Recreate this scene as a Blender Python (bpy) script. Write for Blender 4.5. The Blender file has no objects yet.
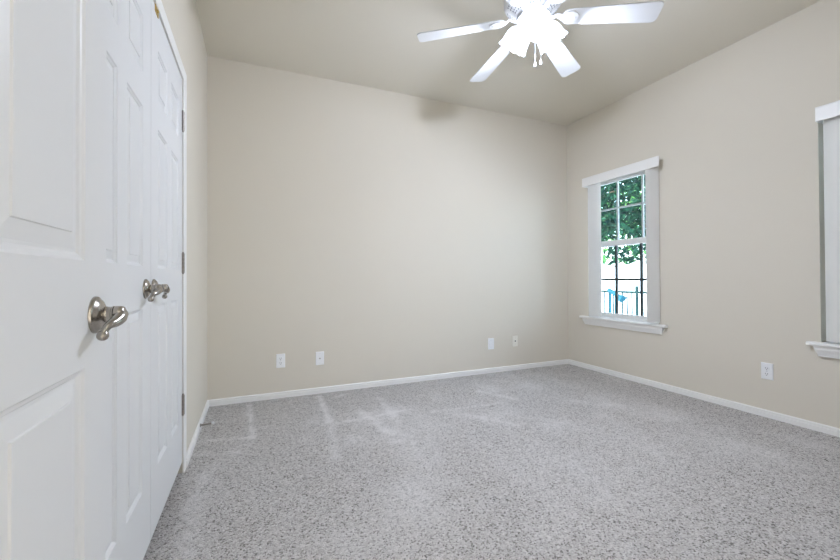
import bpy, bmesh, math, random
from mathutils import Vector, Matrix, noise

random.seed(7)
sc = bpy.context.scene
COL = sc.collection
PI = math.pi

# ------------------------------------------------------------------ camera
CAM_H = 0.9894
YAW, PITCH, ROLL = 0.403868, 0.008875, -0.0049665
f0 = Vector((math.sin(YAW), math.cos(YAW), 0))
r0 = Vector((math.cos(YAW), -math.sin(YAW), 0))
fwd = f0 * math.cos(PITCH) + Vector((0, 0, 1)) * math.sin(PITCH)
up0 = Vector((0, 0, 1)) * math.cos(PITCH) - f0 * math.sin(PITCH)
rt = r0 * math.cos(ROLL) + up0 * math.sin(ROLL)
up = up0 * math.cos(ROLL) - r0 * math.sin(ROLL)
cam_d = bpy.data.cameras.new('camera')
cam = bpy.data.objects.new('camera', cam_d)
COL.objects.link(cam)
cam.matrix_world = Matrix(((rt.x, up.x, -fwd.x, 0), (rt.y, up.y, -fwd.y, 0), (rt.z, up.z, -fwd.z, CAM_H), (0, 0, 0, 1)))
cam_d.sensor_width = 36
cam_d.lens = 385.715 / 840 * 36
cam_d.shift_y = -(280 - 274.6) / 840
cam_d.clip_start = 0.02
sc.camera = cam

# ------------------------------------------------------------------ world, sun, exposure
sc.view_settings.view_transform = 'Standard'
sc.view_settings.look = 'None'
sc.view_settings.gamma = 1
sc.view_settings.use_curve_mapping = False
sc.view_settings.exposure = 0.04
SKY_STRENGTH = 5.0
SUN_STRENGTH = 7.0
LAMP_GLOW = 5.0        # the frosted lamp shades
BULB_WATTS = 31.0       # each of the three bulbs

w = bpy.data.worlds.new('sky')
sc.world = w
w.use_nodes = True
nt = w.node_tree
nt.nodes.clear()
wo = nt.nodes.new('ShaderNodeOutputWorld')
bg = nt.nodes.new('ShaderNodeBackground')
sky = nt.nodes.new('ShaderNodeTexSky')
sky.sky_type = 'NISHITA'
sky.sun_disc = False
sky.sun_elevation = math.radians(50)
sky.sun_rotation = math.radians(300)
sky.air_density = 1.2
sky.dust_density = 3.0
sky.ozone_density = 1.0
bg.inputs['Strength'].default_value = SKY_STRENGTH
haze = nt.nodes.new('ShaderNodeMixRGB')           # bright hazy overcast over the clear sky
haze.inputs[0].default_value = 0.75
haze.inputs[2].default_value = (0.80, 0.95, 1.22, 1)
nt.links.new(sky.outputs[0], haze.inputs[1])
nt.links.new(haze.outputs[0], bg.inputs[0])
nt.links.new(bg.outputs[0], wo.inputs[0])

sun_d = bpy.data.lights.new('sun', 'SUN')
sun_d.energy = SUN_STRENGTH
sun_d.angle = math.radians(0.6)
sun_d.color = (1.0, 0.97, 0.93)
sun = bpy.data.objects.new('sun', sun_d)
COL.objects.link(sun)
sun.rotation_euler = Vector((-0.6, 0.4, 0.75)).to_track_quat('Z', 'Y').to_euler()

# ------------------------------------------------------------------ room measures (metres)
XL, XR, D, H = -0.343, 3.308, 3.414, 2.74
YN = -0.02                      # room face of the wall by the entry
WT = 0.14


def portal(name, loc, normal, sx, sy):
    d = bpy.data.lights.new(name, 'AREA')
    d.shape = 'RECTANGLE'
    d.size, d.size_y = sx, sy
    d.cycles.is_portal = True
    o = bpy.data.objects.new(name, d)
    COL.objects.link(o)
    o.location = loc
    o.rotation_euler = Vector(normal).to_track_quat('-Z', 'Z').to_euler()
    return o


portal('window_portal', (XR + WT + 0.01, 2.70, 1.3), (-1, 0, 0), 0.84, 1.48)
portal('window_portal', (XR + WT + 0.01, 0.84, 1.3), (-1, 0, 0), 0.84, 1.48)
portal('doorway_portal', (0.13, YN - WT - 0.01, 1.03), (0, 1, 0), 0.86, 2.06)


# ------------------------------------------------------------------ materials
def mat(name, color, rough=0.5, metal=0.0, bump=None, bump_scale=200, spec=0.5, coat=0.0, transl=0.0):
    m = bpy.data.materials.new(name)
    m.use_nodes = True
    t = m.node_tree
    b = t.nodes['Principled BSDF']
    b.inputs['Base Color'].default_value = (*color, 1)
    b.inputs['Roughness'].default_value = rough
    b.inputs['Metallic'].default_value = metal
    b.inputs['Specular IOR Level'].default_value = spec
    b.inputs['Coat Weight'].default_value = coat
    tc = t.nodes.new('ShaderNodeTexCoord')
    nz = t.nodes.new('ShaderNodeTexNoise')
    nz.inputs['Scale'].default_value = bump_scale
    nz.inputs['Detail'].default_value = 4
    t.links.new(tc.outputs['Object'], nz.inputs['Vector'])
    # a faint unevenness of the finish
    mp = t.nodes.new('ShaderNodeMapRange')
    mp.inputs['To Min'].default_value = max(0.02, rough - 0.06)
    mp.inputs['To Max'].default_value = min(1, rough + 0.06)
    t.links.new(nz.outputs['Fac'], mp.inputs['Value'])
    t.links.new(mp.outputs[0], b.inputs['Roughness'])
    if bump:
        bp = t.nodes.new('ShaderNodeBump')
        bp.inputs['Strength'].default_value = bump
        bp.inputs['Distance'].default_value = 0.002
        t.links.new(nz.outputs['Fac'], bp.inputs['Height'])
        t.links.new(bp.outputs[0], b.inputs['Normal'])
    if transl:
        tr = t.nodes.new('ShaderNodeBsdfTranslucent')
        tr.inputs['Color'].default_value = (*color, 1)
        mx = t.nodes.new('ShaderNodeMixShader')
        mx.inputs[0].default_value = transl
        out = t.nodes['Material Output']
        t.links.new(b.outputs[0], mx.inputs[1])
        t.links.new(tr.outputs[0], mx.inputs[2])
        t.links.new(mx.outputs[0], out.inputs['Surface'])
    return m


WALL_C = (0.745, 0.69, 0.588)
M = {}
M['wall'] = mat('beige wall paint', WALL_C, 0.75, bump=0.25, bump_scale=140, spec=0.25)
M['ceiling'] = mat('beige ceiling paint', (0.79, 0.74, 0.635), 0.85, bump=0.35, bump_scale=110, spec=0.15)
M['trim'] = mat('white trim paint', (0.91, 0.895, 0.86), 0.38)
M['door'] = mat('white door paint', (0.80, 0.80, 0.79), 0.42, bump=0.06, bump_scale=60, spec=0.4)
M['nickel'] = mat('satin nickel', (0.40, 0.37, 0.33), 0.24, 1.0, bump_scale=4)
M['nickel_dark'] = mat('worn nickel', (0.36, 0.33, 0.30), 0.36, 1.0, bump_scale=4)
M['brass'] = mat('brass', (0.62, 0.45, 0.16), 0.35, 1.0)
M['vinyl'] = mat('white vinyl', (0.80, 0.80, 0.78), 0.4)
M['vane'] = mat('ivory vane vinyl', (0.94, 0.925, 0.885), 0.5, transl=0.30)
M['muntin'] = mat('grey muntin', (0.45, 0.47, 0.46), 0.45)
M['muntin_backlit'] = mat('muntin in backlit shade', (0.03, 0.045, 0.045), 0.45)  # lower-sash bars: their backlit darkness is put into the colour
M['plate_white'] = mat('white plastic', (0.93, 0.93, 0.93), 0.35)
M['plate_almond'] = mat('almond plastic', (0.90, 0.86, 0.76), 0.35)
M['slot'] = mat('dark slot', (0.05, 0.05, 0.05), 0.6)
M['slot_grey'] = mat('grey moulded plastic', (0.60, 0.60, 0.62), 0.5)
M['fan'] = mat('white fan enamel', (0.74, 0.74, 0.74), 0.35)
M['fan_hole'] = mat('dark vent hole', (0.10, 0.11, 0.13), 0.7)
M['fan_ring'] = mat('grey steel ring', (0.55, 0.57, 0.6), 0.35, 0.6)
M['fence'] = mat('grey green iron', (0.015, 0.045, 0.045), 0.7, spec=0.1)
M['bark'] = mat('bark', (0.13, 0.09, 0.06), 0.9, bump=0.8, bump_scale=30)
M['blue'] = mat('blue enamel', (0.012, 0.085, 0.12), 0.7, spec=0.1)
M['rubber'] = mat('white rubber', (0.8, 0.8, 0.8), 0.5)
M['patio'] = mat('pale concrete', (0.60, 0.62, 0.64), 0.9, bump=0.4, bump_scale=20)


def leaf_material(name, dark, light):
    m = mat(name, dark, 0.6, spec=0.08, transl=0.25)
    t = m.node_tree
    b = t.nodes['Principled BSDF']
    tr = [n for n in t.nodes if n.type == 'BSDF_TRANSLUCENT'][0]
    g = t.nodes.new('ShaderNodeNewGeometry')
    cr = t.nodes.new('ShaderNodeValToRGB')
    cr.color_ramp.elements[0].color = (*dark, 1)
    cr.color_ramp.elements[1].color = (*light, 1)
    t.links.new(g.outputs['Random Per Island'], cr.inputs[0])
    t.links.new(cr.outputs[0], b.inputs['Base Color'])
    t.links.new(cr.outputs[0], tr.inputs['Color'])
    return m


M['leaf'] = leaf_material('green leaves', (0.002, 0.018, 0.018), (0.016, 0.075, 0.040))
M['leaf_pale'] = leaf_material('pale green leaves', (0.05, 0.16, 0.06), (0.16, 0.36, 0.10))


def glass_material():
    m = bpy.data.materials.new('window glass')
    m.use_nodes = True
    t = m.node_tree
    t.nodes.clear()
    out = t.nodes.new('ShaderNodeOutputMaterial')
    tp = t.nodes.new('ShaderNodeBsdfTransparent')
    tp.inputs[0].default_value = (0.95, 0.98, 0.97, 1)
    gl = t.nodes.new('ShaderNodeBsdfGlossy')
    gl.inputs['Roughness'].default_value = 0.02
    fr = t.nodes.new('ShaderNodeFresnel')
    fr.inputs[0].default_value = 1.3
    mx = t.nodes.new('ShaderNodeMixShader')
    t.links.new(fr.outputs[0], mx.inputs[0])
    t.links.new(tp.outputs[0], mx.inputs[1])
    t.links.new(gl.outputs[0], mx.inputs[2])
    t.links.new(mx.outputs[0], out.inputs[0])
    return m


M['glass'] = glass_material()


def lamp_material(name, strength, color=(0.90, 1.0, 1.24)):
    m = mat(name, (0.9, 0.9, 0.88), 0.4)
    b = m.node_tree.nodes['Principled BSDF']
    b.inputs['Emission Color'].default_value = (*color, 1)
    b.inputs['Emission Strength'].default_value = strength
    return m


M['shade'] = lamp_material('lit frosted glass', LAMP_GLOW)
M['bulb'] = lamp_material('lit bulb', 30)


def carpet_material():
    m = bpy.data.materials.new('grey frieze carpet')
    m.use_nodes = True
    t = m.node_tree
    N, L = t.nodes.new, t.links.new
    b = t.nodes['Principled BSDF']
    b.inputs['Roughness'].default_value = 0.95
    b.inputs['Specular IOR Level'].default_value = 0.1
    b.inputs['Sheen Weight'].default_value = 0.15
    tc = N('ShaderNodeTexCoord')
    # twisted yarn tufts of three tones
    wn = N('ShaderNodeTexNoise')
    wn.inputs['Scale'].default_value = 90
    wn.inputs['Detail'].default_value = 2
    L(tc.outputs['Object'], wn.inputs['Vector'])
    mix = N('ShaderNodeMixRGB')
    mix.inputs[0].default_value = 0.012
    L(tc.outputs['Object'], mix.inputs[1])
    L(wn.outputs['Color'], mix.inputs[2])
    vo = N('ShaderNodeTexVoronoi')
    vo.inputs['Scale'].default_value = 185
    L(mix.outputs[0], vo.inputs['Vector'])
    sep = N('ShaderNodeSeparateColor')
    L(vo.outputs['Color'], sep.inputs[0])
    ramp = N('ShaderNodeValToRGB')
    ramp.color_ramp.interpolation = 'LINEAR'
    e = ramp.color_ramp.elements
    e[0].position = 0.0
    e[0].color = (0.10, 0.088, 0.075, 1)
    e[1].position = 1.0
    e[1].color = (0.70, 0.67, 0.64, 1)
    for p, c in ((0.07, (0.15, 0.135, 0.115, 1)), (0.16, (0.38, 0.355, 0.325, 1)), (0.45, (0.52, 0.49, 0.46, 1)), (0.75, (0.61, 0.58, 0.55, 1))):
        q = ramp.color_ramp.elements.new(p)
        q.color = c
    L(sep.outputs[0], ramp.inputs[0])
    # brushed nap: patches where the pile lies the other way
    at = N('ShaderNodeAttribute')
    at.attribute_name = 'brushed'
    lay = N('ShaderNodeMixRGB')
    lay.inputs[2].default_value = (0.80, 0.77, 0.745, 1)
    L(at.outputs['Fac'], lay.inputs[0])
    L(ramp.outputs[0], lay.inputs[1])
    L(lay.outputs[0], b.inputs['Base Color'])
    bp = N('ShaderNodeBump')
    bp.inputs['Strength'].default_value = 0.7
    bp.inputs['Distance'].default_value = 0.006
    inv = N('ShaderNodeMath')
    inv.operation = 'SUBTRACT'
    inv.inputs[0].default_value = 1.0
    L(vo.outputs['Distance'], inv.inputs[1])
    L(inv.outputs[0], bp.inputs['Height'])
    L(bp.outputs[0], b.inputs['Normal'])
    return m


M['carpet'] = carpet_material()


# ------------------------------------------------------------------ mesh helpers
def obj(name, bm, m, parent=None, smooth=False, loc=None, bevel=0.0, recalc=True, angle=35):
    if recalc:
        bmesh.ops.recalc_face_normals(bm, faces=bm.faces)
    me = bpy.data.meshes.new(name)
    bm.to_mesh(me)
    bm.free()
    if m is not None:
        me.materials.append(m)
    o = bpy.data.objects.new(name, me)
    COL.objects.link(o)
    if loc:
        o.location = loc
    if parent is not None:
        o.parent = parent
    if smooth:
        me.shade_smooth()
        try:
            me.set_sharp_from_angle(angle=math.radians(angle))
        except Exception:
            pass
    if bevel:
        md = o.modifiers.new('bevel', 'BEVEL')
        md.width = bevel
        md.segments = 2
        md.limit_method = 'ANGLE'
        md.angle_limit = math.radians(40)
    return o


def empty(name, loc=(0, 0, 0), rz=0):
    o = bpy.data.objects.new(name, None)
    o.empty_display_size = 0.05
    COL.objects.link(o)
    o.location = loc
    o.rotation_euler = (0, 0, rz)
    return o


def tag(o, label=None, cat=None, group=None, kind=None):
    if label:
        o['label'] = label
    if cat:
        o['category'] = cat
    if group:
        o['group'] = group
    if kind:
        o['kind'] = kind
    return o


def struct(o, label=None, cat=None):
    return tag(o, label, cat, kind='structure')


def add_box(bm, x0, x1, y0, y1, z0, z1):
    v = [bm.verts.new((x, y, z)) for x in (x0, x1) for y in (y0, y1) for z in (z0, z1)]
    for f in ((0, 1, 3, 2), (4, 6, 7, 5), (0, 4, 5, 1), (2, 3, 7, 6), (0, 2, 6, 4), (1, 5, 7, 3)):
        bm.faces.new([v[i] for i in f])
    return v


def boxes(*bs):
    bm = bmesh.new()
    for b in bs:
        add_box(bm, *b)
    return bm


def add_loft(bm, rings, cap=True, closed=False):
    """rings: lists of points, same length, each ring closed."""
    R = [[bm.verts.new(p) for p in r] for r in rings]
    n = len(R[0])
    idx = list(range(len(R) - 1)) + ([len(R) - 1] if closed else [])
    for i in idx:
        a, b = R[i], R[(i + 1) % len(R)]
        for k in range(n):
            bm.faces.new((a[k], a[(k + 1) % n], b[(k + 1) % n], b[k]))
    if cap and not closed:
        bm.faces.new(R[0][::-1])
        bm.faces.new(R[-1])
    return R


def add_lathe(bm, prof, n=24, mtx=None, cap=True):
    """prof: (radius, height) along +Z, placed by mtx."""
    mtx = mtx or Matrix()
    rings = [[mtx @ Vector((r * math.cos(2 * PI * k / n), r * math.sin(2 * PI * k / n), h)) for k in range(n)] for r, h in prof]
    add_loft(bm, rings, cap)


def axis_matrix(loc, direction):
    return Matrix.Translation(loc) @ Vector(direction).to_track_quat('Z', 'Y').to_matrix().to_4x4()


def add_tube(bm, pts, radii, n=10, sub=1):
    pts = [Vector(p) for p in pts]
    if not isinstance(radii, (list, tuple)):
        radii = [radii] * len(pts)
    if sub > 1 and len(pts) > 2:
        P, R = [], []
        for i in range(len(pts) - 1):
            p0, p1 = pts[max(i - 1, 0)], pts[i]
            p2, p3 = pts[i + 1], pts[min(i + 2, len(pts) - 1)]
            for s in range(sub):
                t = s / sub
                P.append(0.5 * ((2 * p1) + (p2 - p0) * t + (2 * p0 - 5 * p1 + 4 * p2 - p3) * t * t + (3 * p1 - p0 - 3 * p2 + p3) * t ** 3))
                R.append(radii[i] * (1 - t) + radii[i + 1] * t)
        P.append(pts[-1])
        R.append(radii[-1])
        pts, radii = P, R
    rings = []
    t0 = (pts[1] - pts[0]).normalized()
    ref = Vector((0, 0, 1)) if abs(t0.z) < 0.9 else Vector((1, 0, 0))
    u = t0.cross(ref).normalized()
    for i, p in enumerate(pts):
        a = pts[max(i - 1, 0)]
        b = pts[min(i + 1, len(pts) - 1)]
        t = (b - a).normalized()
        u = (u - t * u.dot(t)).normalized()
        v = t.cross(u)
        rings.append([p + (u * math.cos(2 * PI * k / n) + v * math.sin(2 * PI * k / n)) * radii[i] for k in range(n)])
    add_loft(bm, rings)


def add_sphere(bm, c, r, seg=14, rings=8, scale=(1, 1, 1)):
    prof = [(max(1e-4, r * math.sin(PI * i / rings)), -r * math.cos(PI * i / rings)) for i in range(rings + 1)]
    mtx = Matrix.Translation(c) @ Matrix.Diagonal((*scale, 1))
    add_lathe(bm, prof, seg, mtx)


def add_prism(bm, prof, p0, p1, ax_u, ax_v, m0=0.0, m1=0.0):
    """profile (u, v) swept from p0 to p1; m0/m1 shift the ends along the sweep in proportion to u (mitres)."""
    p0, p1 = Vector(p0), Vector(p1)
    d = (p1 - p0).normalized()
    U, V = Vector(ax_u), Vector(ax_v)
    add_loft(bm, [[p0 + U * a + V * b + d * (m0 * a) for a, b in prof], [p1 + U * a + V * b + d * (m1 * a) for a, b in prof]])


# ------------------------------------------------------------------ floor with brushed pile
def seg_dist(p, a, b):
    ax, ay = a
    bx, by = b
    dx, dy = bx - ax, by - ay
    t = max(0, min(1, ((p[0] - ax) * dx + (p[1] - ay) * dy) / (dx * dx + dy * dy)))
    return math.hypot(p[0] - ax - t * dx, p[1] - ay - t * dy)


STREAKS = [((-0.046, 3.32), (-0.013, 2.60), .016, .55), ((-0.30, 2.70), (0.0, 2.63), .018, .45), ((-0.33, 2.50), (-0.08, 2.44), .018, .40),
           ((0.50, 3.33), (0.475, 2.70), .022, .6), ((0.475, 2.72), (0.41, 2.15), .03, .35), ((0.62, 3.25), (0.76, 3.30), .02, .35),
           ((0.72, 2.80), (0.79, 2.35), .03, .4), ((0.95, 3.10), (0.90, 2.45), .03, .3), ((1.186, 2.60), (1.78, 2.56), .02, .28),
           ((0.42, 2.65), (1.15, 2.72), .02, .3), ((-0.24, 2.25), (-0.24, 1.30), .045, .35), ((1.80, 2.9), (1.95, 2.6), .04, .35),
           ((1.35, 2.5), (1.6, 2.15), .05, .28), ((2.3, 2.4), (2.6, 2.1), .05, .25)]
PATCHES = [(0.78, 2.68, .13, .45), (0.95, 2.72, .10, .40), (0.80, 2.32, .12, .40), (0.86, 2.10, .14, .35), (0.55, 2.33, .08, .35), (1.87, 2.05, .10, .35), (1.1, 2.4, .15, .25),
           (2.75, 1.85, .16, .35), (2.1, 1.6, .25, .25), (1.5, 1.5, .3, .22), (2.3, 2.9, .12, .3), (1.95, 2.95, .1, .35), (0.6, 1.5, .2, .2), (2.55, 1.35, .2, .25)]


def build_floor():
    bm = bmesh.new()
    x0, x1, y0, y1, st = -1.02, XR + 0.03, YN - WT, D + 0.03, 0.022
    nx, ny = int((x1 - x0) / st), int((y1 - y0) / st)
    lay = bm.verts.layers.float.new('brushed')
    g = []
    for j in range(ny + 1):
        row = []
        for i in range(nx + 1):
            x, y = x0 + (x1 - x0) * i / nx, y0 + (y1 - y0) * j / ny
            v = bm.verts.new((x, y, 0))
            big = noise.noise(Vector((x * 2.1, y * 1.7, 3.0))) * 0.5 + noise.noise(Vector((x * 5.5, y * 4.5, 7.0))) * 0.4
            s = max(0, big - 0.03) * 0.6
            fine = 0.65 + 0.7 * noise.noise(Vector((x * 16, y * 16, 1.0)))
            for a, b, wd, k in STREAKS:
                dd = seg_dist((x + 0.015 * noise.noise(Vector((x * 9, y * 9, 5))), y), a, b)
                s += 1.6 * k * math.exp(-(dd / wd) ** 2) * max(0, fine)
            for px, py, r, k in PATCHES:
                dd = math.hypot(x - px, (y - py) * 0.8)
                s += 1.15 * k * math.exp(-(dd / r) ** 2) * max(0, fine)
            v[lay] = min(0.75, s)
            row.append(v)
        g.append(row)
    for j in range(ny):
        for i in range(nx):
            bm.faces.new((g[j][i], g[j][i + 1], g[j + 1][i + 1], g[j + 1][i]))
    # slab body under the pile
    add_box(bm, x0, x1, y0, y1, -0.15, -0.004)
    return obj('floor', bm, M['carpet'], recalc=False)


floor = struct(build_floor(), 'grey speckled frieze carpet with brushed lighter streaks', 'floor')

# ------------------------------------------------------------------ walls, ceiling
CY0, CY1, CZ = 0.995, 2.2985, 2.0205          # closet opening
WIN = [(2.330, 3.115), (0.425, 1.257)]        # window openings along the right wall
WZ0, WZ1 = 0.545, 2.03
DX0, DX1, DZ = -0.30, 0.56, 2.06              # entry doorway

wl = boxes((XL - .1, XL, YN - WT, CY0, -.15, H), (XL - .1, XL, CY1, D + WT, -.15, H), (XL - .1, XL, CY0, CY1, CZ, H))
struct(obj('wall_left', wl, M['wall']), 'beige painted wall around the double closet doors', 'wall')
struct(obj('wall_back', boxes((XL - .1, XR + WT, D, D + WT, -.15, H)), M['wall']), 'plain beige wall with four outlet plates near its foot', 'wall')
(a0, a1), (b0, b1) = WIN
wr = boxes((XR, XR + WT, a1, D, -.15, H), (XR, XR + WT, b1, a0, -.15, H), (XR, XR + WT, YN - WT, b0, -.15, H),
           (XR, XR + WT, a0, a1, -.15, WZ0), (XR, XR + WT, a0, a1, WZ1, H), (XR, XR + WT, b0, b1, -.15, WZ0), (XR, XR + WT, b0, b1, WZ1, H))
struct(obj('wall_right', wr, M['wall']), 'beige wall pierced by two windows', 'wall')
wn_ = boxes((XL - .1, DX0, YN - WT, YN, -.15, H), (DX1, XR + WT, YN - WT, YN, -.15, H), (DX0, DX1, YN - WT, YN, DZ, H))
struct(obj('wall_near', wn_, M['wall']), 'beige wall with the entry doorway', 'wall')
struct(obj('wall_closet', boxes((-1.10, -1.02, .80, 2.50, -.15, H), (-1.02, XL - .1, .80, .88, -.15, H), (-1.02, XL - .1, 2.42, 2.50, -.15, H)), M['wall']),
       'beige walls inside the closet', 'wall')
struct(obj('ceiling', boxes((-1.10, XR + WT, YN - WT, D + WT, H, H + .15)), M['ceiling']), 'smooth beige ceiling', 'ceiling')

# unseen hallway behind the entry doorway, added to cut the daylight coming through
struct(obj('wall_hall_added', boxes((-2.2, 2.4, -1.45, -1.35, -.15, H), (-2.3, -2.2, -1.45, YN - WT, -.15, H)), M['wall']), 'beige hallway wall behind the viewer, added to shade the doorway', 'wall')
struct(obj('ceiling_hall_added', boxes((-2.2, 2.4, -1.45, YN - WT, H, H + .15)), M['ceiling']), 'beige hallway ceiling, added to shade the doorway', 'ceiling')
struct(obj('floor_hall', boxes((-2.2, 2.4, -1.45, YN - WT, -.15, 0)), M['carpet']), 'grey hallway carpet', 'floor')

# baseboards: a low board with a bead along its top
BASE = [(0, 0), (.014, 0), (.014, .031), (.0085, .0325), (.0085, .0365), (.0125, .039), (.011, .046), (.007, .0506), (0, .0506)]


def baseboard(name, p0, p1, u, m0, m1, label):
    bm = bmesh.new()
    add_prism(bm, BASE, p0, p1, u, (0, 0, 1), m0, m1)
    struct(obj(name, bm, M['trim'], smooth=True, angle=20), label, 'baseboard')


baseboard('baseboard_back', (XL, D, 0), (XR, D, 0), (0, -1, 0), 1, -1, 'white baseboard along the far wall')
baseboard('baseboard_right', (XR, YN, 0), (XR, D, 0), (-1, 0, 0), 0, -1, 'white baseboard under the windows')
baseboard('baseboard_left', (XL, 2.358, 0), (XL, D, 0), (1, 0, 0), 0, -1, 'short white baseboard between closet and corner')

# closet casing: flat thin legs and head, a small step at the inner edge
cb = bmesh.new()
CI0, CI1, CO0, CO1 = CY0 + .001, CY1 - .001, CY0 - .058, 2.357
CZI, CZO = CZ - .001, 2.072
prof_in = .007
prof_out = .011


def casing_ring(y0, y1, z, x):
    return [(x, y0, 0), (x, y0, z), (x, y1, z), (x, y1, 0)]


loops = [casing_ring(CI0, CI1, CZI, XL), casing_ring(CI0, CI1, CZI, XL + .006), casing_ring(CI0 - .010, CI1 + .010, CZI + .010, XL + .0075),
         casing_ring(CI0 - .018, CI1 + .018, CZI + .018, XL + .0095), casing_ring(CO0 + .006, CO1 - .006, CZO - .006, XL + prof_out),
         casing_ring(CO0, CO1, CZO, XL + .008), casing_ring(CO0, CO1, CZO, XL)]
Rv = [[cb.verts.new(p) for p in r] for r in loops]
for i in range(len(Rv) - 1):
    for k in range(3):
        cb.faces.new((Rv[i][k], Rv[i][k + 1], Rv[i + 1][k + 1], Rv[i + 1][k]))
for k in (0, 3):
    cb.faces.new([r[k] for r in Rv])
struct(obj('trim_1', cb, M['trim']), 'white casing framing the closet doors', 'trim')


# ------------------------------------------------------------------ panelled doors
def door_mesh(ys, zs, xf, thick, panels):
    """six raised panels pressed into the +X face; ys/zs are the breaks, panels the (i, j) cells that hold one."""
    bm = bmesh.new()
    PROF = [(.004, -.0035), (.009, -.005), (.013, -.0085), (.018, -.0085), (.030, -.006), (.044, -.0035), (.0455, -.0012), (.049, -.0008)]
    for i in range(len(ys) - 1):
        for j in range(len(zs) - 1):
            y0, y1, z0, z1 = ys[i], ys[i + 1], zs[j], zs[j + 1]
            ring = [bm.verts.new((xf, y, z)) for y, z in ((y0, z0), (y1, z0), (y1, z1), (y0, z1))]
            if (i, j) not in panels:
                bm.faces.new(ring)
                continue
            k_ = min(1.0, (y1 - y0) / 0.26 * 1.0) if (y1 - y0) < .2 else 1.0
            k_ = max(k_, .72)
            for d, dep in PROF:
                d *= k_
                nr = [bm.verts.new((xf + dep, y, z)) for y, z in ((y0 + d, z0 + d), (y1 - d, z0 + d), (y1 - d, z1 - d), (y0 + d, z1 - d))]
                for k in range(4):
                    bm.faces.new((ring[k], ring[(k + 1) % 4], nr[(k + 1) % 4], nr[k]))
                ring = nr
            bm.faces.new(ring)
    xb = xf - thick
    Y0, Y1, Z0, Z1 = ys[0], ys[-1], zs[0], zs[-1]
    q = [bm.verts.new(p) for p in ((xb, Y0, Z0), (xb, Y1, Z0), (xb, Y1, Z1), (xb, Y0, Z1))]
    bm.faces.new(q[::-1])
    bmesh.ops.remove_doubles(bm, verts=bm.verts, dist=1e-5)
    be = [e for e in bm.edges if len(e.link_faces) == 1]
    # close the four edges
    for a, b in (((Y0, 'y'), 0), ((Y1, 'y'), 0), ((Z0, 'z'), 0), ((Z1, 'z'), 0)):
        val, ax = a
        ed = [(e.verts[0].co.copy(), e.verts[1].co.copy()) for e in be
              if all(abs((v.co.y if ax == 'y' else v.co.z) - val) < 1e-6 and abs(v.co.x - xf) < 1e-6 for v in e.verts)]
        for p, r in ed:
            vs = [bm.verts.new(c) for c in (p, r, Vector((xb, r.y, r.z)), Vector((xb, p.y, p.z)))]
            bm.faces.new(vs)
    bmesh.ops.remove_doubles(bm, verts=bm.verts, dist=1e-5)
    return bm


SIX = {(1, 1), (3, 1), (1, 3), (3, 3), (1, 5), (3, 5)}
ZC = [0.060, 0.283, 0.892, 1.033, 1.567, 1.680, 1.871, 2.014]
d3 = obj('door_3', door_mesh([1.6475, 1.753, 1.925, 2.010, 2.178, 2.291], ZC, XL, .035, SIX), M['door'])
d2 = obj('door_2', door_mesh([1.002, 1.112, 1.280, 1.365, 1.537, 1.6435], ZC, XL, .035, SIX), M['door'])
struct(d3, 'white six-panel closet door hinged beside the far corner, its lever pointing to the hinges', 'door')
struct(d2, 'white six-panel closet door partly behind the open entry door', 'door')
XD = -0.270
ZE = [0.020, 0.245, 0.838, 1.022, 1.567, 1.680, 1.871, 2.035]
d1 = obj('door_1', door_mesh([0.030, 0.135, 0.400, 0.579, 0.839, 0.941], ZE, XD, .035, SIX), M['door'])
struct(d1, 'open white six-panel entry door in the left foreground, large nickel lever', 'door')


def door_lever(door, x, y, z, s, reach=0.052, length=0.10):
    """rosette, neck and a waved lever pointing along s*Y, its tip returning towards the door."""
    bm = bmesh.new()
    mt = axis_matrix((x, y, z), (1, 0, 0))
    add_lathe(bm, [(.0338, 0), (.0338, .0025), (.0328, .0045), (.0302, .0055), (.0290, .0062), (.0270, .0095), (.0205, .0125), (.0155, .0140),
                   (.0140, .0150), (.0150, .0175), (.0140, .0200), (.0142, .0200), (.0142, .026), (.0152, .027), (.0152, .029)], 40, mt)
    h = obj('door_handle', bm, M['nickel'], door, smooth=True)
    bm = bmesh.new()
    # hub
    add_lathe(bm, [(.0140, .0292), (.0150, .0305), (.0154, .034), (.0150, .040), (.0128, .0445), (.008, .0465), (.002, .0470)], 28, mt)
    # waved arm
    xo = x + .0365
    pts = [(xo, y - s * .002, z - .001), (xo + .002, y + s * .010, z - .007), (xo, y + s * .025, z - .0125), (xo - .004, y + s * .039, z - .016),
           (xo - .008, y + s * .045, z - .023), (xo - .010, y + s * .049, z - .031)]
    add_tube(bm, pts, [.0135, .0122, .0095, .0070, .0058, .0060], 14, 5)
    add_sphere(bm, (xo - .0105, y + s * .049, z - .033), .0092, 16, 10)
    obj('lever', bm, M['nickel'], h, smooth=True, angle=60)
    return h


door_lever(d1, XD, 0.884, 0.925, -1)
door_lever(d2, XL, 1.570, 0.957, -1)
door_lever(d3, XL, 1.684, 0.957, 1)


def hinge(door, z, y, x, h=.100):
    bm = bmesh.new()
    n = 5
    for k in range(n):
        z0 = z - h / 2 + h * k / n
        add_lathe(bm, [(.0062, 0), (.0074, .001), (.0074, h / n - .0018), (.0062, h / n - .0006)], 14, Matrix.Translation((x + .004, y, z0)))
    add_sphere(bm, (x + .004, y, z + h / 2 + .002), .0050, 10, 6)
    add_sphere(bm, (x + .004, y, z - h / 2 - .002), .0050, 10, 6)
    add_box(bm, x - .002, x + .0012, y - .014, y, z - h / 2, z + h / 2)
    return obj('hinge', bm, M['nickel_dark'], door, smooth=True)


for zz in (1.800, 1.072, 0.350):
    hinge(d3, zz, 2.290, XL)
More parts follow.
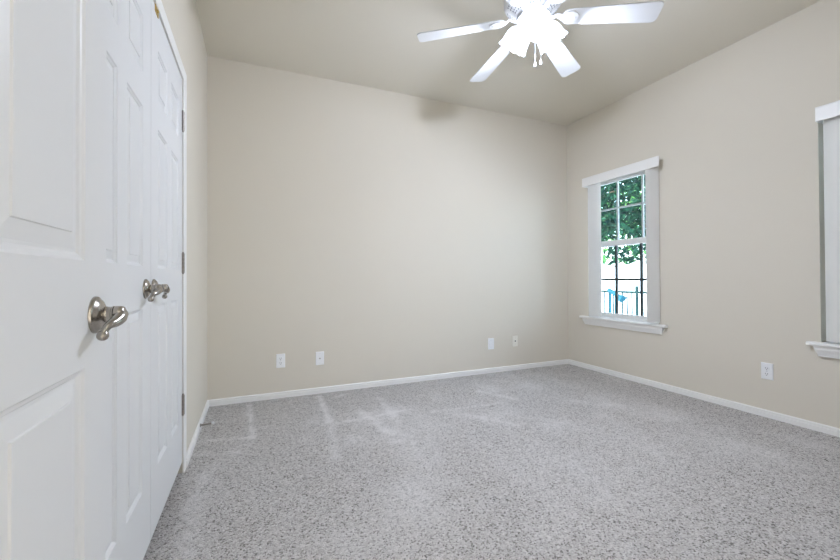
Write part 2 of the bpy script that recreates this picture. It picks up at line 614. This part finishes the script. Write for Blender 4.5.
# brass ball catch on top of the door, near the meeting edge
bm = bmesh.new()
add_box(bm, XL - .020, XL + .003, 1.700, 1.750, 1.992, 2.0185)
add_lathe(bm, [(.006, 0), (.006, .004), (.003, .0065)], 12, axis_matrix((XL + .002, 1.725, 2.004), (1, 0, 0)))
obj('ball_catch', bm, M['brass'], d3, bevel=.001)

# ------------------------------------------------------------------ windows
XG = XR + .10     # plane of the glass


def window(name, y0, y1, label, cols):
    w_ = struct(empty(name, (XR, (y0 + y1) / 2, WZ0)), label, 'window')
    inv = Matrix.Translation((-XR, -(y0 + y1) / 2, -WZ0))

    def part(nm, bm, m, bevel=.0, parent=w_, smooth=False):
        if parent is w_:
            bmesh.ops.transform(bm, matrix=inv, verts=bm.verts)
        return obj(nm, bm, m, parent, bevel=bevel, smooth=smooth)
    zt, zm = WZ1, 1.338
    # outer vinyl frame
    fr = .028
    part('window_frame', boxes((XR + .075, XR + WT, y0, y0 + fr, .569, zt), (XR + .075, XR + WT, y1 - fr, y1, .569, zt),
                               (XR + .075, XR + WT, y0, y1, zt - fr, zt), (XR + .075, XR + WT, y0, y1, .569, .595)), M['vinyl'], .003)
    # sashes: the lower one stands in front
    ya, yb, st = y0 + fr, y1 - fr, .026
    for nm, xa, xb, za, zb, mm in (('lower_sash', XG - .020, XG + .004, .595, zm + .030, M['muntin_backlit']), ('upper_sash', XG + .006, XG + .030, zm - .030, zt - fr, M['muntin'])):
        bot = .022 if nm == 'lower_sash' else .052
        top = .058 if nm == 'lower_sash' else .03
        s_ = part(nm, boxes((xa, xb, ya, ya + st, za, zb), (xa, xb, yb - st, yb, za, zb), (xa, xb, ya + st, yb - st, za, za + bot),
                            (xa, xb, ya + st, yb - st, zb - top, zb)), M['vinyl'], .003)
        xm = (xa + xb) / 2
        g = boxes((xm - .002, xm + .002, ya + st - .004, yb - st + .004, za + bot - .004, zb - top + .004))
        bmesh.ops.transform(g, matrix=inv, verts=g.verts)
        obj('pane', g, M['glass'], s_)
        zh = .965 if nm == 'lower_sash' else 1.700
        mw = .0115 if nm == 'lower_sash' else .008
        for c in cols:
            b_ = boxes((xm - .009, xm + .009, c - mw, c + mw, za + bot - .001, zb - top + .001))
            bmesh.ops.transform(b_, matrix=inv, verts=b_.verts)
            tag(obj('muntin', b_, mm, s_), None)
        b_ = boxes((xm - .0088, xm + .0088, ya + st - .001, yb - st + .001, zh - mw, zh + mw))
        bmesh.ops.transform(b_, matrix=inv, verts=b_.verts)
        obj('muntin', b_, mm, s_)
    # stool with horns
    ys0, ys1 = y0 - .060, y1 + .085
    if name == 'window_2':
        ys0, ys1 = y0 - .06, y1 + .058
    else:
        ys0, ys1 = 2.246, 3.206
    prof = [(-.075, .545), (.036, .545), (.043, .550), (.045, .557), (.043, .564), (.036, .569), (-.075, .569)]
    bm = bmesh.new()
    # board through the opening, horned front
    add_loft(bm, [[(XR - u, ys0, v) for u, v in prof if u > 0] + [(XR, ys0, .569), (XR, ys0, .545)],
                  [(XR - u, ys1, v) for u, v in prof if u > 0] + [(XR, ys1, .569), (XR, ys1, .545)]])
    add_box(bm, XR, XR + .076, y0, y1, .5455, .5688)
    part('stool', bm, M['trim'], .0)
    # apron: a moulding that shrinks downwards, with returned ends
    ap = [(.034, .5445), (.030, .531), (.031, .527), (.028, .518), (.022, .504), (.018, .492), (.016, .488), (.016, .480), (.0, .480)]
    bm = bmesh.new()
    rings = []
    e0, e1 = ys0 + .030, ys1 - .030
    for u, v in ap:
        k = (.034 - max(u, .016))
        rings.append([(XR, e0 + k, v), (XR - max(u, .0005), e0 + k, v), (XR - max(u, .0005), e1 - k, v), (XR, e1 - k, v)])
    add_loft(bm, rings)
    part('apron', bm, M['trim'])
    return w_


window('window_1', *WIN[0], 'white single-hung window with trees and a railing outside, ivory vanes drawn to its sides', (2.837, 2.559))
window('window_2', *WIN[1], 'window at the right edge, covered by closed ivory vanes', (0.977, 0.705))


# ------------------------------------------------------------------ vertical blinds
def add_vane(bm, yc, xc, ang, z0, z1, width=.089):
    """slightly curved slat hanging at (xc, yc); ang is measured from the wall plane."""
    n = 6
    f, bk = [], []
    for k in range(n + 1):
        t = k / n - .5
        u = t * width
        c = .005 * (1 - (2 * t) ** 2)
        for lst, off in ((f, 0), (bk, .0012)):
            px = xc - math.sin(ang) * u - math.cos(ang) * (c + off)
            py = yc + math.cos(ang) * u - math.sin(ang) * (c + off)
            lst.append((px, py))
    ring = f + bk[::-1]
    add_loft(bm, [[(x, y, z0) for x, y in ring], [(x, y, z1) for x, y in ring]])


def blind(label, y0, y1, vanes, cy):
    r = tag(empty('vertical_blind', (XR, cy, WZ1)), label, 'blind')
    inv = Matrix.Translation((-XR, -cy, -WZ1))
    bm = boxes((XR - .090, XR - .084, y0, y1, 1.952, 2.041), (XR - .084, XR, y1 - .006, y1, 1.952, 2.041),
               (XR - .084, XR - .02, y0 + .05, y1 - .006, 2.036, 2.041))
    # small lips along the top and bottom edge
    add_box(bm, XR - .0925, XR - .090, y0, y1, 2.034, 2.041)
    add_box(bm, XR - .0925, XR - .090, y0, y1, 1.952, 1.958)
    bmesh.ops.transform(bm, matrix=inv, verts=bm.verts)
    obj('valance', bm, M['trim'], r, bevel=.001)
    bm = boxes((XR - .062, XR - .026, y0 + .055, y1 - .012, 1.985, 2.012))
    bmesh.ops.transform(bm, matrix=inv, verts=bm.verts)
    obj('head_rail', bm, M['plate_almond'], r)
    for yc, ang in vanes:
        bm = bmesh.new()
        add_vane(bm, yc, XR - .044, ang, .583, 1.975)
        add_box(bm, XR - .048, XR - .040, yc - .003, yc + .003, 1.972, 1.988)
        bmesh.ops.transform(bm, matrix=inv, verts=bm.verts)
        obj('vane', bm, M['vane'], r, smooth=True)
    return r


rv = random.Random(3)
open_vanes = [(2.962 + .010 * k, math.radians(56) + rv.uniform(-.04, .06)) for k in range(6)] + [(2.337 + .0048 * k, math.radians(60) + rv.uniform(-.10, .08)) for k in range(6)]
blind('open ivory vertical blind at the window showing trees, vanes stacked at both sides', 2.252, 3.106, open_vanes, 2.68)
closed_vanes = [(1.176 - .079 * k, math.radians(-12)) for k in range(10)]
blind('closed ivory vertical blind at the right edge of the picture', .420, 1.236, closed_vanes, .83)


# ------------------------------------------------------------------ outlet plates
def plate(name, label, cat, loc, facing, kind, m, group=None):
    """built facing -Y, then turned; thing > faceplate mesh itself, children for receptacles, screw, jack."""
    bm = bmesh.new()
    hw, hh = .035, .0575
    rr = [[(-hw, 0, -hh), (hw, 0, -hh), (hw, 0, hh), (-hw, 0, hh)], [(-hw, -.003, -hh), (hw, -.003, -hh), (hw, -.003, hh), (-hw, -.003, hh)],
          [(-hw + .003, -.006, -hh + .003), (hw - .003, -.006, -hh + .003), (hw - .003, -.006, hh - .003), (-hw + .003, -.006, hh - .003)]]
    add_loft(bm, rr)
    o = obj(name, bm, m)
    o.location = loc
    if facing == '-x':
        o.rotation_euler = (0, 0, -PI / 2)
    tag(o, label, cat, group)

    def child(nm, b, mm, p=o):
        return obj(nm, b, mm, p)
    if kind == 'duplex':
        for s in (1, -1):
            b = bmesh.new()
            add_lathe(b, [(.0170, .0), (.0170, .0028), (.0160, .0034)], 28, Matrix.Translation((0, -.0055, s * .0195)) @ Matrix.Rotation(PI / 2, 4, 'X') @ Matrix.Diagonal((1, .82, 1, 1)))
            rc = child('receptacle', b, m)
            b = boxes((-.0075, -.0052, -.0094, -.0088, s * .0195 - .001, s * .0195 + .008), (.0050, .0076, -.0094, -.0088, s * .0195 - .001, s * .0195 + .007))
            add_lathe(b, [(.0026, 0), (.0026, .0006)], 12, Matrix.Translation((0, -.0088, s * .0195 - .0075)) @ Matrix.Rotation(PI / 2, 4, 'X'))
            tag(child('slots', b, M['slot'], rc), None)
        b = bmesh.new()
        add_lathe(b, [(.003, 0), (.0026, .001)], 12, Matrix.Translation((0, -.006, 0)) @ Matrix.Rotation(PI / 2, 4, 'X'))
        child('screw', b, M['slot_grey'])
    elif kind == 'coax':
        b = bmesh.new()
        add_lathe(b, [(.0060, 0), (.0060, .003), (.0046, .003), (.0046, .009), (.0030, .010)], 14, Matrix.Translation((0, -.006, 0)) @ Matrix.Rotation(PI / 2, 4, 'X'))
        tag(child('jack', b, M['nickel_dark']), None)
        for s in (1, -1):
            b = bmesh.new()
            add_lathe(b, [(.0028, 0), (.0024, .001)], 12, Matrix.Translation((0, -.006, s * .041)) @ Matrix.Rotation(PI / 2, 4, 'X'))
            child('screw', b, M['slot_grey'])
    elif kind == 'decora':
        child('insert', boxes((-.0165, .0165, -.0076, -.0055, -.033, .033)), M['slot_grey'] if False else m)
        b = boxes((-.0175, .0175, -.0066, -.0055, -.0342, .0342))
        child('insert_gap', b, M['slot_grey'])
    elif kind == 'phone':
        b = boxes((-.006, .006, -.0078, -.0055, -.006, .007))
        jk = child('jack', b, M['slot'])
        for s in (1, -1):
            b = bmesh.new()
            add_lathe(b, [(.0030, 0), (.0026, .001)], 12, Matrix.Translation((0, -.006, s * .032)) @ Matrix.Rotation(PI / 2, 4, 'X'))
            child('screw', b, M['slot_grey'])
    return o


GP = 'outlet plates low on the back wall'
plate('outlet_plate', 'white duplex outlet on the back wall, nearest the closet corner', 'outlet', (.194, D, .307), '-y', 'duplex', M['plate_white'], GP)
plate('cable_plate', 'white plate with one dark centre jack on the back wall', 'outlet', (.513, D, .300), '-y', 'coax', M['plate_white'], GP)
plate('blank_plate', 'white plate with a smooth rectangular insert, left of the almond plate', 'outlet', (2.259, D, .300), '-y', 'decora', M['plate_white'], GP)
plate('phone_plate', 'almond plate nearest the window corner on the back wall', 'outlet', (2.563, D, .308), '-y', 'phone', M['plate_almond'], GP)
plate('outlet_plate', 'white duplex outlet on the right wall, between and below the windows', 'outlet', (XR, 1.540, .323), '-x', 'duplex', M['plate_white'])

# ------------------------------------------------------------------ door stop on the left baseboard
ds = tag(empty('door_stop', (XL + .012, 2.885, .036)), 'rigid nickel door stop with white tip on the left baseboard', 'door stop')
bm = bmesh.new()
mt = axis_matrix((0, 0, 0), (1, 0, 0.05))
add_lathe(bm, [(.011, 0), (.011, .003), (.007, .006), (.0062, .009), (.0062, .060), (.0075, .062), (.0075, .066)], 16, mt)
obj('rod', bm, M['nickel_dark'], ds, smooth=True)
bm = bmesh.new()
add_lathe(bm, [(.0090, .066), (.0098, .068), (.0098, .078), (.008, .082)], 16, mt)
obj('rubber_tip', bm, M['rubber'], ds, smooth=True)

# ------------------------------------------------------------------ ceiling fan
FX, FY = 1.4535, 1.748
fan = tag(empty('ceiling_fan', (FX, FY, H)), 'white six-blade ceiling fan with three lit frosted shades', 'ceiling fan')


def zf(z):
    return z - H


bm = bmesh.new()
add_lathe(bm, [(.075, 0), (.075, -.012), (.068, -.030), (.045, -.050), (.030, -.056), (.030, -.075)], 40)
obj('canopy', bm, M['fan'], fan, smooth=True)
bm = bmesh.new()
add_lathe(bm, [(.030, zf(2.675)), (.100, zf(2.668)), (.140, zf(2.650)), (.158, zf(2.620)), (.162, zf(2.590)), (.162, zf(2.548)), (.156, zf(2.535)), (.150, zf(2.526)),
               (.100, zf(2.482)), (.088, zf(2.476)), (.060, zf(2.474))], 56)
n_plain = len(bm.faces)
# vent holes of the lower bowl, between the blade irons
for sct in range(6):
    ac = math.radians(-32.6 + 30 + 60 * sct)
    for r_i, (rr_, cnt) in enumerate(((.142, 7), (.128, 6), (.115, 5), (.104, 4))):
        for k in range(cnt):
            a = ac + (k - (cnt - 1) / 2) * .0165 / rr_ + (0.0)
            zz = 2.482 + (rr_ - .100) / .05 * .044
            c = Vector((rr_ * math.cos(a), rr_ * math.sin(a), zf(zz)))
            nrm = Vector((math.cos(a) * .044, math.sin(a) * .044, -.05)).normalized()
            mt = axis_matrix(c, nrm)
            add_lathe(bm, [(.0042, -.0015), (.0042, .0008)], 8, mt)
bm.faces.ensure_lookup_table()
for f in bm.faces[n_plain:]:
    f.material_index = 1
mh = obj('motor_housing', bm, M['fan'], fan, smooth=True)
mh.data.materials.append(M['fan_hole'])
bm = bmesh.new()
add_lathe(bm, [(.060, zf(2.474)), (.092, zf(2.472)), (.094, zf(2.462)), (.090, zf(2.452)), (.060, zf(2.450))], 48)
obj('flywheel', bm, M['fan_ring'], fan, smooth=True)
bm = bmesh.new()
add_lathe(bm, [(.050, zf(2.452)), (.070, zf(2.450)), (.074, zf(2.440)), (.074, zf(2.412)), (.066, zf(2.402)), (.058, zf(2.398)), (.058, zf(2.386)), (.045, zf(2.376)),
               (.020, zf(2.368)), (.006, zf(2.366)), (.006, zf(2.354)), (.002, zf(2.352))], 40)
obj('switch_housing', bm, M['fan'], fan, smooth=True)


# blades and irons
def blade_outline():
    pts = []
    r0_, r1_, w0, w1 = .155, .665, .100, .132
    # root: rounded
    for k in range(13):
        a = PI / 2 + PI * k / 12
        pts.append((r0_ + .045 + .045 * math.cos(a), w0 / 2 * math.sin(a)))
    # tip corners
    rc = .028
    for k in range(7):
        a = -PI / 2 + PI / 2 * k / 6
        pts.append((r1_ - rc + rc * math.cos(a), -w1 / 2 + rc + rc * math.sin(a)))
    for k in range(7):
        a = PI / 2 * k / 6
        pts.append((r1_ - rc + rc * math.cos(a), w1 / 2 - rc + rc * math.sin(a)))
    return pts


BZ = 2.462
DROOP = math.radians(3.6)     # the blades sag a little towards their tips
PITCH_B = math.radians(-12)


def blade_bm():
    bm = bmesh.new()
    out = blade_outline()
    add_loft(bm, [[(x, y, -.003) for x, y in out], [(x, y, .003) for x, y in out]])
    bmesh.ops.transform(bm, matrix=Matrix.Rotation(DROOP, 4, 'Y') @ Matrix.Rotation(PITCH_B, 4, 'X'), verts=bm.verts)
    return bm


def iron_bm():
    bm = bmesh.new()
    # arm from the flywheel, widening into a three-lobed plate under the blade root
    lift = .002
    secs = [(.070, .016, lift), (.100, .014, lift - .004), (.130, .013, .012), (.155, .020, -.002), (.180, .036, -.0055), (.210, .040, -.0055), (.232, .030, -.0055), (.246, .012, -.0055)]
    rings = []
    for r, hw, z in secs:
        rings.append([(r, -hw, z - .003), (r, hw, z - .003), (r, hw, z + .0025), (r, -hw, z + .0025)])
    add_loft(bm, rings)
    for px, py in ((.185, .024), (.185, -.024), (.228, 0)):
        add_sphere(bm, (px, py, -.0088), .0050, 10, 6, (1, 1, .5))
    bmesh.ops.transform(bm, matrix=Matrix.Rotation(DROOP, 4, 'Y') @ Matrix.Rotation(PITCH_B * .9, 4, 'X'), verts=bm.verts)
    return bm


b0_ = obj('blade', blade_bm(), M['fan'], fan, bevel=.0015)
i0_ = obj('blade_iron', iron_bm(), M['fan'], b0_, smooth=True, bevel=.001)
for k in range(6):
    if k == 0:
        b, ii = b0_, i0_
    else:
        b = b0_.copy()
        COL.objects.link(b)
        ii = i0_.copy()
        COL.objects.link(ii)
        ii.parent = b
    b.parent = fan
    b.location = (0, 0, zf(BZ))
    b.rotation_euler = (0, 0, math.radians(-32.6 + 60 * k))

# light kit: three tulip shades tilted outwards
SH_PROF = [(.026, .000), (.044, -.005), (.060, -.018), (.070, -.040), (.074, -.063), (.076, -.083), (.080, -.100), (.086, -.112)]
TILT = math.radians(37)


def shade_bm():
    bm = bmesh.new()
    n = 48
    rings = []
    for i, (r, h) in enumerate(SH_PROF):
        flute = .0022 * i / (len(SH_PROF) - 1)
        rings.append([((r + flute * math.cos(12 * 2 * PI * k / n)) * math.cos(2 * PI * k / n), (r + flute * math.cos(12 * 2 * PI * k / n)) * math.sin(2 * PI * k / n),
                       h - (.003 * math.cos(12 * 2 * PI * k / n) if i == len(SH_PROF) - 1 else 0)) for k in range(n)])
    inner = [[(x * .955, y * .955, z) for x, y, z in r] for r in rings][::-1]
    add_loft(bm, rings + inner, cap=False)
    return bm


s0 = None
for k in range(3):
    a = math.radians(16 + 120 * k) - YAW
    di = Vector((math.cos(a), math.sin(a), 0))
    ax = (Vector((0, 0, -1)) * math.cos(TILT) + di * math.sin(TILT)).normalized()
    top = di * .064 + Vector((0, 0, zf(2.436)))
    # socket arm
    bm = bmesh.new()
    add_tube(bm, [di * .045 + Vector((0, 0, zf(2.420))), di * .062 + Vector((0, 0, zf(2.434))), top + ax * .006], [.010, .012, .014], 12, 3)
    add_lathe(bm, [(.018, -.004), (.026, .000), (.026, .012), (.022, .014)], 20, axis_matrix(top, ax))
    arm = obj('lamp_arm', bm, M['fan'], fan, smooth=True)
    # shade (its +Z points back to the socket)
    mtx = Matrix.Translation(top + ax * .006) @ (-ax).to_track_quat('Z', 'Y').to_matrix().to_4x4()
    if s0 is None:
        s0 = obj('lamp_shade', shade_bm(), M['shade'], fan, smooth=True, angle=60)
        so = s0
        bm = bmesh.new()
        add_sphere(bm, (0, 0, -.050), .022, 16, 10, (1, 1, 1.25))
        bulb0 = obj('bulb', bm, M['bulb'], s0, smooth=True)
    else:
        so = s0.copy()
        COL.objects.link(so)
        bl = bulb0.copy()
        COL.objects.link(bl)
        bl.parent = so
    so.parent = fan
    so.matrix_local = mtx
    ld = bpy.data.lights.new('bulb_light', 'POINT')
    ld.energy = BULB_WATTS
    ld.color = (0.90, 1.0, 1.24)
    ld.shadow_soft_size = .034
    lo = bpy.data.objects.new('bulb_light', ld)
    COL.objects.link(lo)
    lo.location = Vector((FX, FY, H)) + top + ax * .100

# pull chains with finials
for (dx, dz, nm) in ((.000, 2.172, 'a'), (.034, 2.205, 'b')):
    base = r0 * (dx + .004) - f0 * .02
    bm = bmesh.new()
    zt = 2.365 if nm == 'a' else 2.39
    if nm == 'b':
        base = r0 * .060 + f0 * .02
        pts = [base + Vector((0, 0, zf(2.40))), base + Vector((0, 0, zf(2.33))) - r0 * .006, base - r0 * .012 + Vector((0, 0, zf(dz + .02)))]
    else:
        pts = [base + Vector((0, 0, zf(zt))), base + Vector((0, 0, zf(2.27))), base + Vector((0, 0, zf(dz + .02)))]
    add_tube(bm, pts, .0017, 8, 6)
    c_ = obj('pull_chain', bm, M['fan_ring'], fan, smooth=True)
    e = pts[-1]
    bm = bmesh.new()
    add_lathe(bm, [(.0018, .012), (.0035, .008), (.0050, .002), (.0075, -.012), (.0070, -.018), (.003, -.020)], 14, Matrix.Translation(e))
    obj('finial', bm, M['fan'], c_, smooth=True)

# ------------------------------------------------------------------ outdoors
gm = boxes((-14, 26, -20, 30, -.45, -.25))
struct(obj('ground', gm, M['patio']), 'pale sunlit ground outside the window', 'ground')

# iron railing
FXX = XR + 4.0
rail = tag(empty('railing', (FXX, 5.6, -.25)), 'thin grey-green iron railing outside the window', 'railing')


def rpart(nm, bm):
    bmesh.ops.transform(bm, matrix=Matrix.Translation((-FXX, -5.6, .25)), verts=bm.verts)
    return obj(nm, bm, M['fence'], rail)


rpart('top_rail', boxes((FXX - .025, FXX + .025, 2.0, 9.5, .645, .69)))
rpart('bottom_rail', boxes((FXX - .015, FXX + .015, 2.0, 9.5, -.13, -.105)))
b0_ = None
k = 0
yy = 2.05
while yy < 9.5:
    tall = (k % 9 == 4)
    if tall:
        rpart('post', boxes((FXX - .022, FXX + .022, yy - .022, yy + .022, -.25, .80)))
    elif b0_ is None:
        b0_ = rpart('baluster', boxes((FXX - .011, FXX + .011, yy - .011, yy + .011, -.12, .65)))
        yb0 = yy
    else:
        c_ = b0_.copy()
        COL.objects.link(c_)
        c_.location.y = yy - yb0
    yy += .115
    k += 1


# trees
def foliage_bm(blobs, n, size, rnd):
    bm = bmesh.new()
    wts = [(b[3] * b[4] * b[5]) ** .67 for b in blobs]
    for _ in range(n):
        cx, cy, cz, rx, ry, rz = rnd.choices(blobs, wts)[0]
        while True:
            p = Vector((rnd.uniform(-1, 1), rnd.uniform(-1, 1), rnd.uniform(-1, 1)))
            if .25 < p.length < 1:
                break
        c = Vector((cx + p.x * rx, cy + p.y * ry, cz + p.z * rz))
        L_ = size * rnd.uniform(.7, 1.3)
        d = Vector((rnd.gauss(0, 1), rnd.gauss(0, 1), rnd.gauss(-.5, .7))).normalized()
        s_ = d.cross(Vector((rnd.gauss(0, 1), rnd.gauss(0, 1), rnd.gauss(0, 1)))).normalized()
        nn = d.cross(s_) * L_ * .12
        a = bm.verts.new(c)
        b = bm.verts.new(c + d * L_ * .45 + s_ * L_ * .24 + nn)
        e = bm.verts.new(c + d * L_ * .45 - s_ * L_ * .24 + nn)
        m_ = bm.verts.new(c + d * L_)
        bm.faces.new((a, b, m_))
        bm.faces.new((a, m_, e))
    return bm


def tree(label, base, trunk, branches, blobs, n, size, m, seed):
    r = tag(empty('leafy_tree', base), label, 'tree')
    B = Vector(base)
    bm = bmesh.new()
    add_tube(bm, [Vector(p) - B for p, _ in trunk], [q for _, q in trunk], 12, 4)
    tr_ = obj('trunk', bm, M['bark'], r, smooth=True)
    for br in branches:
        bm = bmesh.new()
        add_tube(bm, [Vector(p) - B for p, _ in br], [q for _, q in br], 8, 4)
        obj('branch', bm, M['bark'], tr_, smooth=True)
    bm = foliage_bm([(b[0] - B.x, b[1] - B.y, b[2] - B.z, *b[3:]) for b in blobs], n, size, random.Random(seed))
    obj('foliage', bm, m, r, recalc=False)
    return r


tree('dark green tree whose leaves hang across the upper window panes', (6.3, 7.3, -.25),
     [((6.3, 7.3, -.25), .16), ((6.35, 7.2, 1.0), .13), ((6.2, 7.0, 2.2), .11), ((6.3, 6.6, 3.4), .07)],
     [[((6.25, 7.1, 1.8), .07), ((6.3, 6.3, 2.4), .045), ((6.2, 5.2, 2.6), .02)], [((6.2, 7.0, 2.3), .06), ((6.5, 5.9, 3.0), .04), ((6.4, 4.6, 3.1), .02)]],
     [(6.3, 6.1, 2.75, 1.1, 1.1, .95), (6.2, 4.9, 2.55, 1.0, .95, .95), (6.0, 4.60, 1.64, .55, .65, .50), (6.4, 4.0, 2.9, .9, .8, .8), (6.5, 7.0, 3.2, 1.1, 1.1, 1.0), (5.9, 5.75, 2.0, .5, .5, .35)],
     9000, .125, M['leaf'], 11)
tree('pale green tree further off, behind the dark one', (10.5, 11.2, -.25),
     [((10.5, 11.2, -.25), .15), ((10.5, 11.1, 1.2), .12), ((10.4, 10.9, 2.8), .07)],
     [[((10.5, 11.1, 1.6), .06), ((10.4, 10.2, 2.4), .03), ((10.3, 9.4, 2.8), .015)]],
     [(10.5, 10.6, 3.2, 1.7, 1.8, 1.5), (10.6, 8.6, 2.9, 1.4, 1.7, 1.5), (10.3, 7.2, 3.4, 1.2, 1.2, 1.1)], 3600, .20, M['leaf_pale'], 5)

# an unseen shrub, added to keep sky light off the covered window's reveal
sh = tag(empty('sky_blocking_shrub', (4.35, .95, -.25)), 'unseen dark green shrub added to block sky at the covered right-hand window', 'shrub')
bm = bmesh.new()
add_tube(bm, [(0, 0, 0), (.02, .03, .6), (0, 0, 1.3)], [.05, .04, .02], 10, 3)
obj('stem', bm, M['bark'], sh, smooth=True)
obj('foliage', foliage_bm([(0, 0, .75, .55, .85, .70), (0, 0, 1.75, .50, .80, .70), (.05, .1, 2.45, .4, .6, .4)], 4200, .12, random.Random(23)), M['leaf'], sh, recalc=False)

# blue garden piece behind the railing: an angled tube on a slim stand with splayed feet
gx, gy = FXX - .55, 5.74
ga = tag(empty('garden_ornament', (gx, gy, -.25)), 'blue angled tube on a slim stand in front of the railing', 'garden ornament')
bm = bmesh.new()
add_tube(bm, [(0, .10, .98), (0, -.02, .92), (0, -.14, .85)], [.035, .042, .040], 14, 3)
add_lathe(bm, [(.040, 0), (.075, .09), (.078, .12), (.05, .125)], 18, axis_matrix((0, -.14, .85), (0, -.86, -.5)))
obj('tube', bm, M['blue'], ga, smooth=True)
bm = bmesh.new()
add_tube(bm, [(0, .05, .95), (0, .05, .10)], .020, 10)
add_tube(bm, [(.05, -.02, .90), (.05, -.02, .10)], .014, 10)
obj('stand', bm, M['blue'], ga, smooth=True)
for k in range(3):
    a = 2 * PI * k / 3 + .4
    bm = bmesh.new()
    add_tube(bm, [(0, .04, .30), (.12 * math.cos(a), .04 + .16 * math.sin(a), .22), (.22 * math.cos(a), .04 + .28 * math.sin(a), .012)], .018, 10, 4)
    obj('leg', bm, M['blue'], ga, smooth=True)
